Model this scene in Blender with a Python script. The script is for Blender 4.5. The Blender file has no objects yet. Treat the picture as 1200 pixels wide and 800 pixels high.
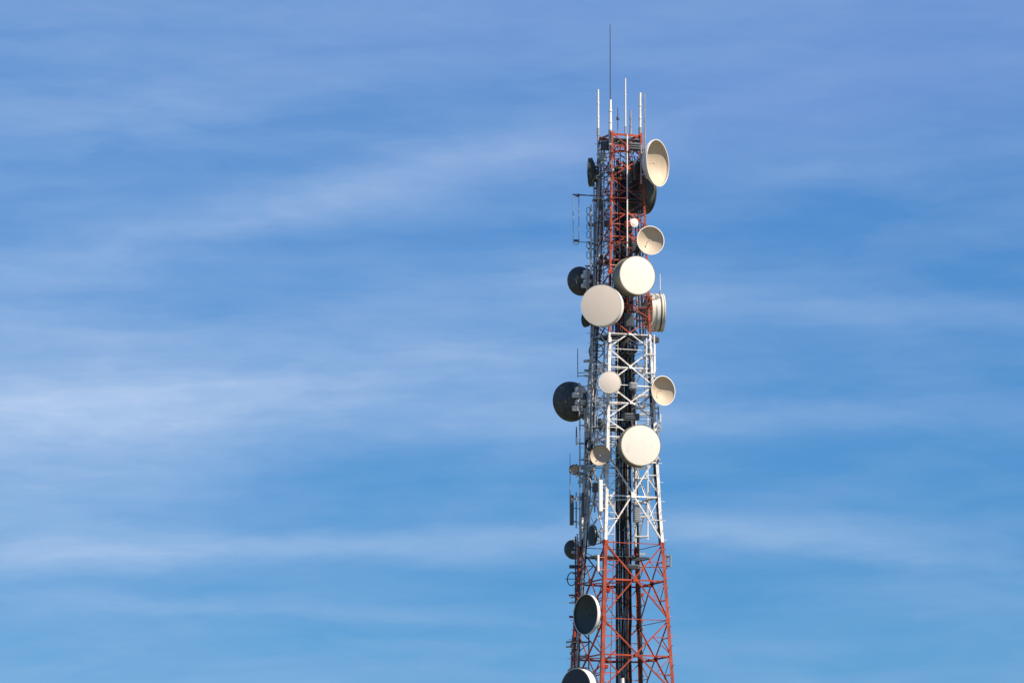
import bpy, math, random
from mathutils import Vector
random.seed(7)
SC = bpy.context.scene
COL = SC.collection
R_ = math.radians

# ------------------------------------------------------------------ camera, sky, sun, exposure
CAM_Y, CAM_Z, PITCH, FPX = -250.0, 1.7, R_(8.0), 6750.0      # metres; focal length in pixels of a 1200 px wide frame
cam = bpy.data.objects.new('camera', bpy.data.cameras.new('camera'))
COL.objects.link(cam)
cam.location = (0, CAM_Y, CAM_Z)
cam.rotation_euler = (R_(90) + PITCH, 0, 0)
cam.data.sensor_width = 36.0
cam.data.lens = FPX * 36.0 / 1200.0
cam.data.clip_start = 1.0
cam.data.clip_end = 60000.0
SC.camera = cam

SUN_AZ, SUN_EL = R_(55.0), R_(46.0)       # azimuth from the camera side (-Y) towards the right (+X)
SUN_DIR = Vector((math.sin(SUN_AZ) * math.cos(SUN_EL), -math.cos(SUN_AZ) * math.cos(SUN_EL), math.sin(SUN_EL)))
sun = bpy.data.objects.new('sun', bpy.data.lights.new('sun', 'SUN'))
COL.objects.link(sun)
sun.data.energy = 5.0
sun.data.angle = R_(0.53)
sun.data.color = (1.0, 0.86, 0.68)
sun.rotation_euler = SUN_DIR.to_track_quat('Z', 'Y').to_euler()
sun.location = SUN_DIR * 300

SC.view_settings.view_transform = 'Standard'
SC.view_settings.look = 'None'
SC.view_settings.exposure = 0.5
SC.view_settings.gamma = 1.0
SC.view_settings.use_curve_mapping = False
SC.cycles.max_bounces = 6

world = bpy.data.worlds.new('World')
SC.world = world
world.use_nodes = True


def build_sky():
    nt = world.node_tree
    N, L = nt.nodes, nt.links
    N.clear()
    out = N.new('ShaderNodeOutputWorld')
    bg = N.new('ShaderNodeBackground')
    bg.inputs['Strength'].default_value = 0.0645
    L.new(bg.outputs[0], out.inputs[0])
    sky = N.new('ShaderNodeTexSky')
    sky.sky_type = 'NISHITA'
    sky.sun_disc = False
    sky.sun_elevation = SUN_EL
    sky.sun_rotation = R_(180) - SUN_AZ
    sky.altitude = 600
    sky.air_density = 1.0
    sky.dust_density = 0.25
    sky.ozone_density = 3.0

    def math_(op, a, b=None, c=None, clamp=False):
        n = N.new('ShaderNodeMath')
        n.operation = op
        n.use_clamp = clamp
        for i, v in enumerate((a, b, c)):
            if v is None:
                continue
            if isinstance(v, (int, float)):
                n.inputs[i].default_value = v
            else:
                L.new(v, n.inputs[i])
        return n.outputs[0]

    # polarised, deep blue air
    grade = N.new('ShaderNodeMix')
    grade.data_type = 'RGBA'
    grade.blend_type = 'MULTIPLY'
    grade.inputs[0].default_value = 1.0
    L.new(sky.outputs[0], grade.inputs[6])
    tc = N.new('ShaderNodeTexCoord')
    sep = N.new('ShaderNodeSeparateXYZ')
    L.new(tc.outputs['Generated'], sep.inputs[0])
    hgt = N.new('ShaderNodeMapRange')
    L.new(sep.outputs[2], hgt.inputs['Value'])
    hgt.inputs['From Min'].default_value, hgt.inputs['From Max'].default_value = .10, .195
    tint = N.new('ShaderNodeMix'); tint.data_type = 'RGBA'
    L.new(hgt.outputs[0], tint.inputs[0])
    tint.inputs[6].default_value, tint.inputs[7].default_value = SKY_TINT
    L.new(tint.outputs[2], grade.inputs[7])
    az = math_('MULTIPLY', math_('ARCTAN2', sep.outputs[0], sep.outputs[1]), 10.0)
    el = math_('MULTIPLY', math_('ARCSINE', sep.outputs[2]), 10.0)
    comb = N.new('ShaderNodeCombineXYZ')
    L.new(az, comb.inputs[0])
    L.new(el, comb.inputs[1])
    # wind-drawn warp of the cirrus
    warpn = N.new('ShaderNodeTexNoise')
    mp = N.new('ShaderNodeMapping')
    mp.inputs['Scale'].default_value = (1.6, 5.0, 1)
    mp.inputs['Rotation'].default_value = (0, 0, R_(-6))
    L.new(comb.outputs[0], mp.inputs['Vector'])
    L.new(mp.outputs[0], warpn.inputs['Vector'])
    warpn.inputs['Scale'].default_value = 1.0
    warpn.inputs['Detail'].default_value = 8.0
    warpn.inputs['Roughness'].default_value = 0.62
    sub = N.new('ShaderNodeVectorMath'); sub.operation = 'SUBTRACT'
    L.new(warpn.outputs['Color'], sub.inputs[0])
    sub.inputs[1].default_value = (0.5, 0.5, 0.5)
    mul = N.new('ShaderNodeVectorMath'); mul.operation = 'MULTIPLY'
    L.new(sub.outputs[0], mul.inputs[0])
    mul.inputs[1].default_value = (0.30, 0.09, 0)
    add = N.new('ShaderNodeVectorMath'); add.operation = 'ADD'
    L.new(comb.outputs[0], add.inputs[0])
    L.new(mul.outputs[0], add.inputs[1])
    uv = add.outputs[0]

    def field(blobs):
        total = None
        for (x, y, a, b, tilt, amp) in blobs:
            m = N.new('ShaderNodeMapping')
            m.vector_type = 'TEXTURE'
            ex, ey = (x - 600) / FPX, (400 - y) / FPX
            m.inputs['Location'].default_value = (ex * 10 / math.cos(PITCH), (PITCH + ey) * 10, 0)
            m.inputs['Rotation'].default_value = (0, 0, R_(tilt))
            m.inputs['Scale'].default_value = (a / FPX * 10, b / FPX * 10, 1)
            L.new(uv, m.inputs['Vector'])
            d = N.new('ShaderNodeVectorMath'); d.operation = 'DOT_PRODUCT'
            L.new(m.outputs[0], d.inputs[0]); L.new(m.outputs[0], d.inputs[1])
            e = math_('EXPONENT', math_('MULTIPLY', d.outputs['Value'], -1.0))
            total = math_('MULTIPLY', e, amp) if total is None else math_('MULTIPLY_ADD', e, amp, total)
        return total

    def noise(scale, rot, detail, lo, hi, src):
        n = N.new('ShaderNodeTexNoise')
        m = N.new('ShaderNodeMapping')
        m.inputs['Scale'].default_value = scale
        m.inputs['Rotation'].default_value = (0, 0, R_(rot))
        L.new(src, m.inputs['Vector'])
        L.new(m.outputs[0], n.inputs['Vector'])
        n.inputs['Scale'].default_value = 1.0
        n.inputs['Detail'].default_value = detail
        n.inputs['Roughness'].default_value = 0.55
        r = N.new('ShaderNodeMapRange')
        L.new(n.outputs['Fac'], r.inputs['Value'])
        r.inputs['From Min'].default_value, r.inputs['From Max'].default_value = 0.3, 0.7
        r.inputs['To Min'].default_value, r.inputs['To Max'].default_value = lo, hi
        return r.outputs[0]

    streak = noise((2.4, 12.0, 1), -7, 9, 0.76, 1.24, uv)
    fine = noise((9.0, 40.0, 1), -10, 9, 0.84, 1.16, uv)
    cover = math_('MULTIPLY', math_('MULTIPLY', field(CLOUDS), streak), fine)
    thin = noise((2.6, 12.0, 1), -9, 9, -0.07, 0.12, uv)
    # the same cirrus carries on over the rest of the sky
    wide = noise((1.1, 5.0, 1), -8, 9, -0.12, 0.42, uv)
    away = math_('SUBTRACT', 1.0, field([(600, 400, 1500, 1000, 0, 1.0)]), clamp=True)
    cover = math_('ADD', cover, math_('MULTIPLY', math_('MAXIMUM', wide, 0.0), away))
    cover = math_('ADD', cover, thin, clamp=True)
    mix = N.new('ShaderNodeMix'); mix.data_type = 'RGBA'
    L.new(cover, mix.inputs[0])
    L.new(grade.outputs[2], mix.inputs[6])
    mix.inputs[7].default_value = CLOUD_COL
    # faint violet high haze
    mix2 = N.new('ShaderNodeMix'); mix2.data_type = 'RGBA'
    L.new(math_('ADD', field(VIOLET), 0.0, clamp=True), mix2.inputs[0])
    L.new(mix.outputs[2], mix2.inputs[6])
    mix2.inputs[7].default_value = VIOLET_COL
    L.new(mix2.outputs[2], bg.inputs['Color'])


SKY_TINT = ((0.285, 0.66, 1.05, 1), (0.44, 0.79, 1.19, 1))     # low sky, high sky
CLOUD_COL = (5.25, 6.85, 9.5, 1)
VIOLET_COL = (3.2, 4.4, 8.6, 1)
# cirrus bands: azimuth/elevation given as px offsets of the photo, half length, half width, tilt, density
CLOUDS = [
    (270, 262, 560, 27, 12.5, .17), (560, 196, 260, 30, 8, .13), (230, 105, 130, 40, 14, .05), (90, 150, 180, 40, 4, .06), (470, 125, 220, 40, -12, .06), (680, 380, 340, 260, 0, .03), (200, 120, 210, 50, 9, .08),
    (40, 445, 260, 95, 6, .27), (330, 478, 430, 48, 5, .27), (470, 415, 330, 60, 10, .22),
    (420, 640, 430, 20, 2, .36), (940, 634, 190, 19, -6, .22), (1120, 665, 140, 42, -4, .16),
    (960, 205, 250, 26, 3, .12), (1020, 365, 320, 22, -4, .18), (900, 492, 260, 24, 2, .22),
    (300, 715, 380, 12, -2, .18), (60, 640, 170, 70, 0, .22), (10, 530, 170, 100, 0, .20),
    (560, 500, 260, 22, 3, .14), (60, 780, 160, 40, 0, .06), (500, 810, 800, 70, 0, .13), (600, -10, 900, 110, 0, .13), (0, 400, 320, 420, 0, .08), (330, 330, 360, 300, 0, .06), (620, 330, 160, 24, 6, .12),
]
VIOLET = [(1100, 40, 340, 120, 4, .24), (560, 20, 260, 70, 6, .20), (900, 130, 260, 60, 5, .14), (620, 190, 180, 30, 6, .12)]
build_sky()


def P(px, py, d=0.0):
    """World point at depth plane y = d that the photo shows at (px, py): used to measure where each real thing stands."""
    x, y = (px - 600) / FPX, (400 - py) / FPX
    f = Vector((0, math.cos(PITCH), math.sin(PITCH)))
    u = Vector((0, -math.sin(PITCH), math.cos(PITCH)))
    r = f + Vector((1, 0, 0)) * x + u * y
    return Vector((0, CAM_Y, CAM_Z)) + r * ((d - CAM_Y) / r.y)


def Z(py):
    return P(727.5, py, 0).z


# ------------------------------------------------------------------ materials
def new_mat(name):
    m = bpy.data.materials.new(name)
    m.use_nodes = True
    return m, m.node_tree.nodes, m.node_tree.links, m.node_tree.nodes['Principled BSDF']


def paint(name, col, rough=0.5, metal=0.0, var=0.12, stain_or_dapple=(0.16, 0.10, 0.06), stain_or_dapple_amt=0.25, scale=6.0, spec=0.4):
    """Weathered paint: broad tone drift, thin rain streaks and small rust or dirt spots, or painted sun dapple on the dark dishes."""
    m, N, L, b = new_mat(name)
    tc = N.new('ShaderNodeTexCoord')
    mp = N.new('ShaderNodeMapping')
    mp.inputs['Scale'].default_value = (scale, scale, scale * 0.25)
    L.new(tc.outputs['Object'], mp.inputs['Vector'])
    n1 = N.new('ShaderNodeTexNoise')
    n1.inputs['Scale'].default_value = 1.0
    n1.inputs['Detail'].default_value = 6
    L.new(mp.outputs[0], n1.inputs['Vector'])
    hsv = N.new('ShaderNodeMapRange')
    L.new(n1.outputs['Fac'], hsv.inputs['Value'])
    hsv.inputs['From Min'].default_value, hsv.inputs['From Max'].default_value = 0.25, 0.75
    hsv.inputs['To Min'].default_value, hsv.inputs['To Max'].default_value = 1 - var, 1 + var
    mul = N.new('ShaderNodeVectorMath'); mul.operation = 'SCALE'
    mul.inputs[0].default_value = col
    L.new(hsv.outputs[0], mul.inputs['Scale'])
    n2 = N.new('ShaderNodeTexNoise')
    n2.inputs['Scale'].default_value = scale * 1.7
    n2.inputs['Detail'].default_value = 8
    n2.inputs['Roughness'].default_value = 0.7
    L.new(tc.outputs['Object'], n2.inputs['Vector'])
    r = N.new('ShaderNodeValToRGB')
    r.color_ramp.elements[0].position = 0.56
    r.color_ramp.elements[1].position = 0.74
    r.color_ramp.elements[1].color = (stain_or_dapple_amt,) * 3 + (1,)
    L.new(n2.outputs['Fac'], r.inputs[0])
    mx = N.new('ShaderNodeMix'); mx.data_type = 'RGBA'
    L.new(r.outputs[0], mx.inputs[0])
    L.new(mul.outputs[0], mx.inputs[6])
    mx.inputs[7].default_value = (*stain_or_dapple, 1)
    L.new(mx.outputs[2], b.inputs['Base Color'])
    b.inputs['Roughness'].default_value = rough
    b.inputs['Metallic'].default_value = metal
    b.inputs['Specular IOR Level'].default_value = spec
    return m


def banded_paint():
    """Aviation paint of the mast: orange-red / white bands at fixed heights, rust at the joints."""
    m, N, L, b = new_mat('mast_paint')
    tc = N.new('ShaderNodeNewGeometry')
    sep = N.new('ShaderNodeSeparateXYZ')
    L.new(tc.outputs['Position'], sep.inputs[0])
    n0 = N.new('ShaderNodeTexNoise')
    n0.inputs['Scale'].default_value = 9.0
    L.new(tc.outputs['Position'], n0.inputs['Vector'])
    zz = N.new('ShaderNodeMath'); zz.operation = 'MULTIPLY_ADD'
    L.new(n0.outputs['Fac'], zz.inputs[0]); zz.inputs[1].default_value = 0.10
    L.new(sep.outputs[2], zz.inputs[2])

    def gt(h):
        g = N.new('ShaderNodeMath'); g.operation = 'GREATER_THAN'
        L.new(zz.outputs[0], g.inputs[0]); g.inputs[1].default_value = h + .05
        return g.outputs[0]
    a1, a2, a3 = gt(Z(394)), gt(Z(637)), gt(Z(637) - (Z(394) - Z(637)))
    s = N.new('ShaderNodeMath'); s.operation = 'SUBTRACT'
    L.new(a2, s.inputs[0]); L.new(a1, s.inputs[1])
    s2 = N.new('ShaderNodeMath'); s2.operation = 'SUBTRACT'
    s2.inputs[0].default_value = 1.0; L.new(a3, s2.inputs[1])
    white = N.new('ShaderNodeMath'); white.operation = 'ADD'
    L.new(s.outputs[0], white.inputs[0]); L.new(s2.outputs[0], white.inputs[1])
    red = N.new('ShaderNodeValToRGB')
    red.color_ramp.elements[0].position, red.color_ramp.elements[1].position = .3, .7
    red.color_ramp.elements[0].color = (.19, .019, .007, 1)
    red.color_ramp.elements[1].color = (.46, .064, .012, 1)
    n1 = N.new('ShaderNodeTexNoise'); n1.inputs['Scale'].default_value = 2.3; n1.inputs['Detail'].default_value = 6
    L.new(tc.outputs['Position'], n1.inputs['Vector'])
    L.new(n1.outputs['Fac'], red.inputs[0])
    wh = N.new('ShaderNodeValToRGB')
    wh.color_ramp.elements[0].position, wh.color_ramp.elements[1].position = .3, .7
    wh.color_ramp.elements[0].color = (.60, .60, .60, 1)
    wh.color_ramp.elements[1].color = (.80, .80, .80, 1)
    L.new(n1.outputs['Fac'], wh.inputs[0])
    mx = N.new('ShaderNodeMix'); mx.data_type = 'RGBA'
    L.new(white.outputs[0], mx.inputs[0])
    L.new(red.outputs[0], mx.inputs[6]); L.new(wh.outputs[0], mx.inputs[7])
    n2 = N.new('ShaderNodeTexNoise'); n2.inputs['Scale'].default_value = 7.0
    n2.inputs['Detail'].default_value = 8; n2.inputs['Roughness'].default_value = .7
    L.new(tc.outputs['Position'], n2.inputs['Vector'])
    r = N.new('ShaderNodeValToRGB')
    r.color_ramp.elements[0].position, r.color_ramp.elements[1].position = .50, .70
    r.color_ramp.elements[1].color = (.75, .75, .75, 1)
    L.new(n2.outputs['Fac'], r.inputs[0])
    mx2 = N.new('ShaderNodeMix'); mx2.data_type = 'RGBA'
    L.new(r.outputs[0], mx2.inputs[0]); L.new(mx.outputs[2], mx2.inputs[6])
    mx2.inputs[7].default_value = (.13, .075, .05, 1)
    L.new(mx2.outputs[2], b.inputs['Base Color'])
    b.inputs['Roughness'].default_value = .45
    return m


MAST = banded_paint()
WHITE = paint('dish_white_paint', (.74, .72, .68), .45, var=.06, stain_or_dapple=(.35, .30, .24), stain_or_dapple_amt=.5, scale=3)
RADOME = paint('radome_fabric', (.78, .745, .68), .75, var=.04, stain_or_dapple=(.55, .48, .40), stain_or_dapple_amt=.4, scale=2, spec=.2)
RADOME_BLACK = paint('dark_radome_fabric', (.020, .030, .034), .55, var=.3, stain_or_dapple=(.05, .06, .06), stain_or_dapple_amt=.5, scale=2.5, spec=.25)
SHADED_SHROUD = paint('shade_toned_shroud_paint', (.20, .195, .155), .5, var=.12, stain_or_dapple=(.1, .09, .07), stain_or_dapple_amt=.4, scale=4)  # shade on the shroud sides and undersides is put into this olive grey
REFLECTOR = paint('bare_reflector', (.50, .425, .335), .55, var=.07, stain_or_dapple=(.25, .19, .13), stain_or_dapple_amt=.3, scale=5, spec=.3)
DARK_DISH = paint('sun_mottled_dark_dish_paint', (.062, .074, .074), .40, var=.55, stain_or_dapple=(.34, .31, .24), stain_or_dapple_amt=.95, scale=3.2)  # pale mottles are dappled sunlight put into the dark dish colour
DARK_INNER = paint('dark_reflector', (.060, .085, .085), .6, var=.2, stain_or_dapple=(.08, .08, .07), stain_or_dapple_amt=.4, scale=3)
RADOME_TAN = paint('tan_radome_fabric', (.80, .705, .61), .75, var=.02, stain_or_dapple=(.60, .50, .42), stain_or_dapple_amt=.25, scale=2, spec=.2)
RADOME_PINK = paint('faded_radome_fabric', (.80, .72, .645), .75, var=.02, stain_or_dapple=(.60, .50, .42), stain_or_dapple_amt=.25, scale=2, spec=.2)
MIDGREY = paint('grey_shroud_paint', (.60, .59, .53), .5, var=.12, stain_or_dapple=(.2, .19, .15), stain_or_dapple_amt=.5, scale=4)
GALV = paint('galvanised_steel', (.42, .43, .43), .42, metal=.55, var=.2, stain_or_dapple=(.15, .10, .07), stain_or_dapple_amt=.4, scale=8)
DARK_STEEL = paint('dark_steel', (.07, .08, .09), .5, metal=.3, var=.3, stain_or_dapple=(.10, .06, .04), stain_or_dapple_amt=.5, scale=8)
CABLE = paint('black_cable_sheath', (.012, .012, .014), .45, var=.4, stain_or_dapple=(.05, .045, .04), stain_or_dapple_amt=.4, scale=4)
FIBRE = paint('white_fibreglass', (.78, .77, .75), .4, var=.05, stain_or_dapple=(.45, .42, .38), stain_or_dapple_amt=.3, scale=5)
GREYRAD = paint('grey_antenna_cover', (.10, .11, .12), .5, var=.15, stain_or_dapple=(.2, .18, .15), stain_or_dapple_amt=.3, scale=5)
RED = paint('red_cabinet_paint', (.52, .06, .025), .45, var=.15, stain_or_dapple=(.15, .06, .03), stain_or_dapple_amt=.5, scale=6)
CONCRETE = paint('concrete', (.33, .32, .30), .85, var=.15, stain_or_dapple=(.2, .19, .17), stain_or_dapple_amt=.5, scale=3)


# ------------------------------------------------------------------ mesh helpers
class MB:
    def __init__(self):
        self.v, self.f, self.s = [], [], []

    def add(self, verts, faces, smooth=False):
        o = len(self.v)
        self.v += [Vector(p) for p in verts]
        self.f += [tuple(i + o for i in f) for f in faces]
        self.s += [smooth] * len(faces)
        return self

    @staticmethod
    def frame(n):
        n = Vector(n).normalized()
        a = Vector((0, 0, 1)) if abs(n.z) < .95 else Vector((1, 0, 0))
        u = a.cross(n).normalized()
        return n, u, n.cross(u).normalized()

    def tube(self, p, q, r, n=8, r2=None, cap=True):
        p, q = Vector(p), Vector(q)
        d, u, w = self.frame(q - p)
        r2 = r if r2 is None else r2
        vs = []
        for c, rr in ((p, r), (q, r2)):
            vs += [c + (u * math.cos(2 * math.pi * i / n) + w * math.sin(2 * math.pi * i / n)) * rr for i in range(n)]
        self.add(vs, [(i, (i + 1) % n, n + (i + 1) % n, n + i) for i in range(n)], True)
        if cap:
            self.add(vs[:n], [tuple(range(n))[::-1]])
            self.add(vs[n:], [tuple(range(n))])
        return self

    def path(self, pts, r, n=6, closed=False):
        pts = [Vector(p) for p in pts]
        k = len(pts)
        rings = []
        ref = None
        for i, p in enumerate(pts):
            if closed:
                t = pts[(i + 1) % k] - pts[i - 1]
            else:
                t = pts[min(i + 1, k - 1)] - pts[max(i - 1, 0)]
            t.normalize()
            if ref is None:
                _, u, w = self.frame(t)
            else:
                u = (ref - t * ref.dot(t)).normalized()
                w = t.cross(u)
            ref = u
            rings.append([p + (u * math.cos(2 * math.pi * j / n) + w * math.sin(2 * math.pi * j / n)) * r for j in range(n)])
        vs = [p for rg in rings for p in rg]
        fs = []
        for i in range(k if closed else k - 1):
            a, b = i * n, ((i + 1) % k) * n
            fs += [(a + j, a + (j + 1) % n, b + (j + 1) % n, b + j) for j in range(n)]
        self.add(vs, fs, True)
        if not closed:
            self.add(rings[0], [tuple(range(n))[::-1]])
            self.add(rings[-1], [tuple(range(n))])
        return self

    def bar(self, p, q, w, t, side):
        """Flat bar of width w (along side) and thickness t."""
        p, q = Vector(p), Vector(q)
        d = (q - p).normalized()
        s = (Vector(side) - d * Vector(side).dot(d)).normalized()
        k = d.cross(s)
        vs = [c + s * a * w / 2 + k * b * t / 2 for c in (p, q) for a, b in ((-1, -1), (1, -1), (1, 1), (-1, 1))]
        self.add(vs, [(0, 3, 2, 1), (4, 5, 6, 7), (0, 1, 5, 4), (1, 2, 6, 5), (2, 3, 7, 6), (3, 0, 4, 7)])
        return self

    def angle(self, p, q, w, t, a, b):
        """Rolled steel angle: heel on the line p-q, one flange along a and one along b."""
        p, q = Vector(p), Vector(q)
        d = (q - p).normalized()
        a = (Vector(a) - d * Vector(a).dot(d)).normalized()
        b = Vector(b)
        b = (b - d * b.dot(d))
        b = (b - a * b.dot(a)).normalized()
        prof = [(0, 0), (w, 0), (w, t), (t, t), (t, w), (0, w)]
        vs = [c + a * x + b * y for c in (p, q) for x, y in prof]
        fs = [(i, (i + 1) % 6, 6 + (i + 1) % 6, 6 + i) for i in range(6)]
        fs += [(0, 3, 2, 1), (0, 5, 4, 3), (6, 7, 8, 9), (6, 9, 10, 11)]
        self.add(vs, fs)
        return self

    def box(self, c, x, y, z, ax=None):
        c = Vector(c)
        ax = ax or (Vector((1, 0, 0)), Vector((0, 1, 0)), Vector((0, 0, 1)))
        b = min(x, y, z) * .12
        # chamfered box
        vs, idx = [], {}
        for sx in (-1, 1):
            for sy in (-1, 1):
                for sz in (-1, 1):
                    for k in range(3):
                        d = [x / 2, y / 2, z / 2]
                        for j in range(3):
                            if j != k:
                                d[j] -= b
                        idx[(sx, sy, sz, k)] = len(vs)
                        vs.append(c + ax[0] * sx * d[0] + ax[1] * sy * d[1] + ax[2] * sz * d[2])
        fs = []
        for s in (-1, 1):
            fs.append([idx[(s, a, e, 0)] for a, e in ((-1, -1), (1, -1), (1, 1), (-1, 1))])
            fs.append([idx[(a, s, e, 1)] for a, e in ((-1, -1), (1, -1), (1, 1), (-1, 1))])
            fs.append([idx[(a, e, s, 2)] for a, e in ((-1, -1), (1, -1), (1, 1), (-1, 1))])
        for a in (-1, 1):
            for e in (-1, 1):
                fs.append([idx[(a, e, -1, 0)], idx[(a, e, 1, 0)], idx[(a, e, 1, 1)], idx[(a, e, -1, 1)]])
                fs.append([idx[(a, -1, e, 0)], idx[(a, 1, e, 0)], idx[(a, 1, e, 2)], idx[(a, -1, e, 2)]])
                fs.append([idx[(-1, a, e, 1)], idx[(1, a, e, 1)], idx[(1, a, e, 2)], idx[(-1, a, e, 2)]])
                for q in (-1, 1):
                    fs.append([idx[(a, e, q, 0)], idx[(a, e, q, 1)], idx[(a, e, q, 2)]])
        self.add(vs, [tuple(f) for f in fs])
        return self

    def lathe(self, c, n, prof, seg=48):
        """Revolve (along axis, radius) pairs about the axis n through c."""
        c = Vector(c)
        d, u, w = self.frame(n)
        vs, rows = [], []
        for t, r in prof:
            if r < 1e-5:
                rows.append([len(vs)]); vs.append(c + d * t)
            else:
                rows.append(list(range(len(vs), len(vs) + seg)))
                vs += [c + d * t + (u * math.cos(2 * math.pi * i / seg) + w * math.sin(2 * math.pi * i / seg)) * r for i in range(seg)]
        fs = []
        for a, b in zip(rows, rows[1:]):
            for i in range(seg):
                j = (i + 1) % seg
                if len(a) == 1 and len(b) == 1:
                    continue
                if len(a) == 1:
                    fs.append((a[0], b[j], b[i]))
                elif len(b) == 1:
                    fs.append((a[i], a[j], b[0]))
                else:
                    fs.append((a[i], a[j], b[j], b[i]))
        self.add(vs, fs, True)
        return self

    def ring(self, c, n, R, r, seg=40, m=8):
        d, u, w = self.frame(n)
        pts = [Vector(c) + (u * math.cos(2 * math.pi * i / seg) + w * math.sin(2 * math.pi * i / seg)) * R for i in range(seg)]
        return self.path(pts, r, m, True)

    def build(self, name, mat, parent=None):
        me = bpy.data.meshes.new(name)
        off = parent_world(parent)
        me.from_pydata([tuple(p - off) for p in self.v], [], self.f)
        me.polygons.foreach_set('use_smooth', self.s)
        me.materials.append(mat)
        me.update()
        o = bpy.data.objects.new(name, me)
        COL.objects.link(o)
        if any(self.s):
            try:
                me.set_sharp_from_angle(angle=R_(38))
            except Exception:
                pass
        if parent is not None:
            o.parent = parent
        return o


def parent_world(p):
    v = Vector((0, 0, 0))
    while p is not None:
        v += p.location
        p = p.parent
    return v


def thing(name, label, cat, loc, group=None):
    o = bpy.data.objects.new(name, None)
    COL.objects.link(o)
    o.location = loc
    o.empty_display_size = .3
    o['label'], o['category'] = label, cat
    if group:
        o['group'] = group
    return o


# ------------------------------------------------------------------ ground
def build_ground():
    m, N, L, b = new_mat('dry_grass_ground')
    tc = N.new('ShaderNodeTexCoord')
    n = N.new('ShaderNodeTexNoise'); n.inputs['Scale'].default_value = .08; n.inputs['Detail'].default_value = 10
    L.new(tc.outputs['Object'], n.inputs['Vector'])
    r = N.new('ShaderNodeValToRGB')
    r.color_ramp.elements[0].position, r.color_ramp.elements[1].position = .35, .65
    r.color_ramp.elements[0].color = (.060, .075, .030, 1)
    r.color_ramp.elements[1].color = (.155, .135, .080, 1)
    L.new(n.outputs['Fac'], r.inputs[0]); L.new(r.outputs[0], b.inputs['Base Color'])
    b.inputs['Roughness'].default_value = .95
    g = MB()
    k, S = 24, 24000
    vs = [((i / k * 2 - 1) ** 3 * S, (j / k * 2 - 1) ** 3 * S, 0) for j in range(k + 1) for i in range(k + 1)]
    g.add(vs, [(j * (k + 1) + i, j * (k + 1) + i + 1, (j + 1) * (k + 1) + i + 1, (j + 1) * (k + 1) + i) for j in range(k) for i in range(k)])
    o = g.build('ground', m)
    o['kind'] = 'structure'


build_ground()

# ------------------------------------------------------------------ the mast
X0 = P(727.5, 480, 0).x
THETA = R_(22.2)
PROFILE = [(Z(160), 26.0), (Z(400), 36.0), (Z(600), 47.0), (Z(640), 50.0), (Z(800), 61.0)]
PROFILE = [(z, w / 26.9 / math.cos(THETA)) for z, w in PROFILE]
BASE_R = PROFILE[-1][1] + (PROFILE[-1][0]) * (PROFILE[-1][1] - PROFILE[-2][1]) / (PROFILE[-2][0] - PROFILE[-1][0])
PROFILE.append((0.25, BASE_R))


def radius(z):
    for (z0, r0), (z1, r1) in zip(PROFILE, PROFILE[1:]):
        if z >= z1:
            return r0 + (r1 - r0) * (z0 - z) / (z0 - z1)
    return PROFILE[-1][1]


ANG = [-THETA, -THETA - R_(90), R_(180) - THETA, R_(90) - THETA]      # right, front, left, back corner


def corner(k, z):
    r = radius(z)
    return Vector((X0 + r * math.cos(ANG[k]), r * math.sin(ANG[k]), z))


def axis(z):
    return Vector((X0, 0, z))


mast = thing('lattice_tower', 'tall red and white banded steel lattice tower rising against the blue sky', 'radio tower', (X0, 0, 0))
TOP = Z(160)
NODES = [Z(y) for y in (160, 187, 213, 240, 267, 294, 322, 349, 376, 413, 455, 496, 535, 640, 729, 815)]
low = NODES[-1]
NODES += [low * .68, low * .35, .3]
for k in range(4):
    mb = MB()
    for (z0, _), (z1, _) in zip(PROFILE, PROFILE[1:]):
        p, q = corner(k, z1), corner(k, z0)
        a = (corner((k + 1) % 4, z0) - q).normalized()
        b = (corner((k - 1) % 4, z0) - q).normalized()
        w = .095 if z0 > Z(390) else (.135 if z0 > Z(620) else .155)
        mb.angle(p, q, w, .018, a, b)
    mb.build('leg', MAST, mast)
for k in range(4):
    f = MB()
    c = corner(k, .3)
    f.box((c.x, c.y, .15), 1.3, 1.3, .5)
    f.build('concrete_footing', CONCRETE, mast)


def face_axes(k):
    a, b = corner(k, 20), corner((k + 1) % 4, 20)
    out = ((a + b) / 2 - axis(20)); out.z = 0
    return (b - a).normalized(), out.normalized()


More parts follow.
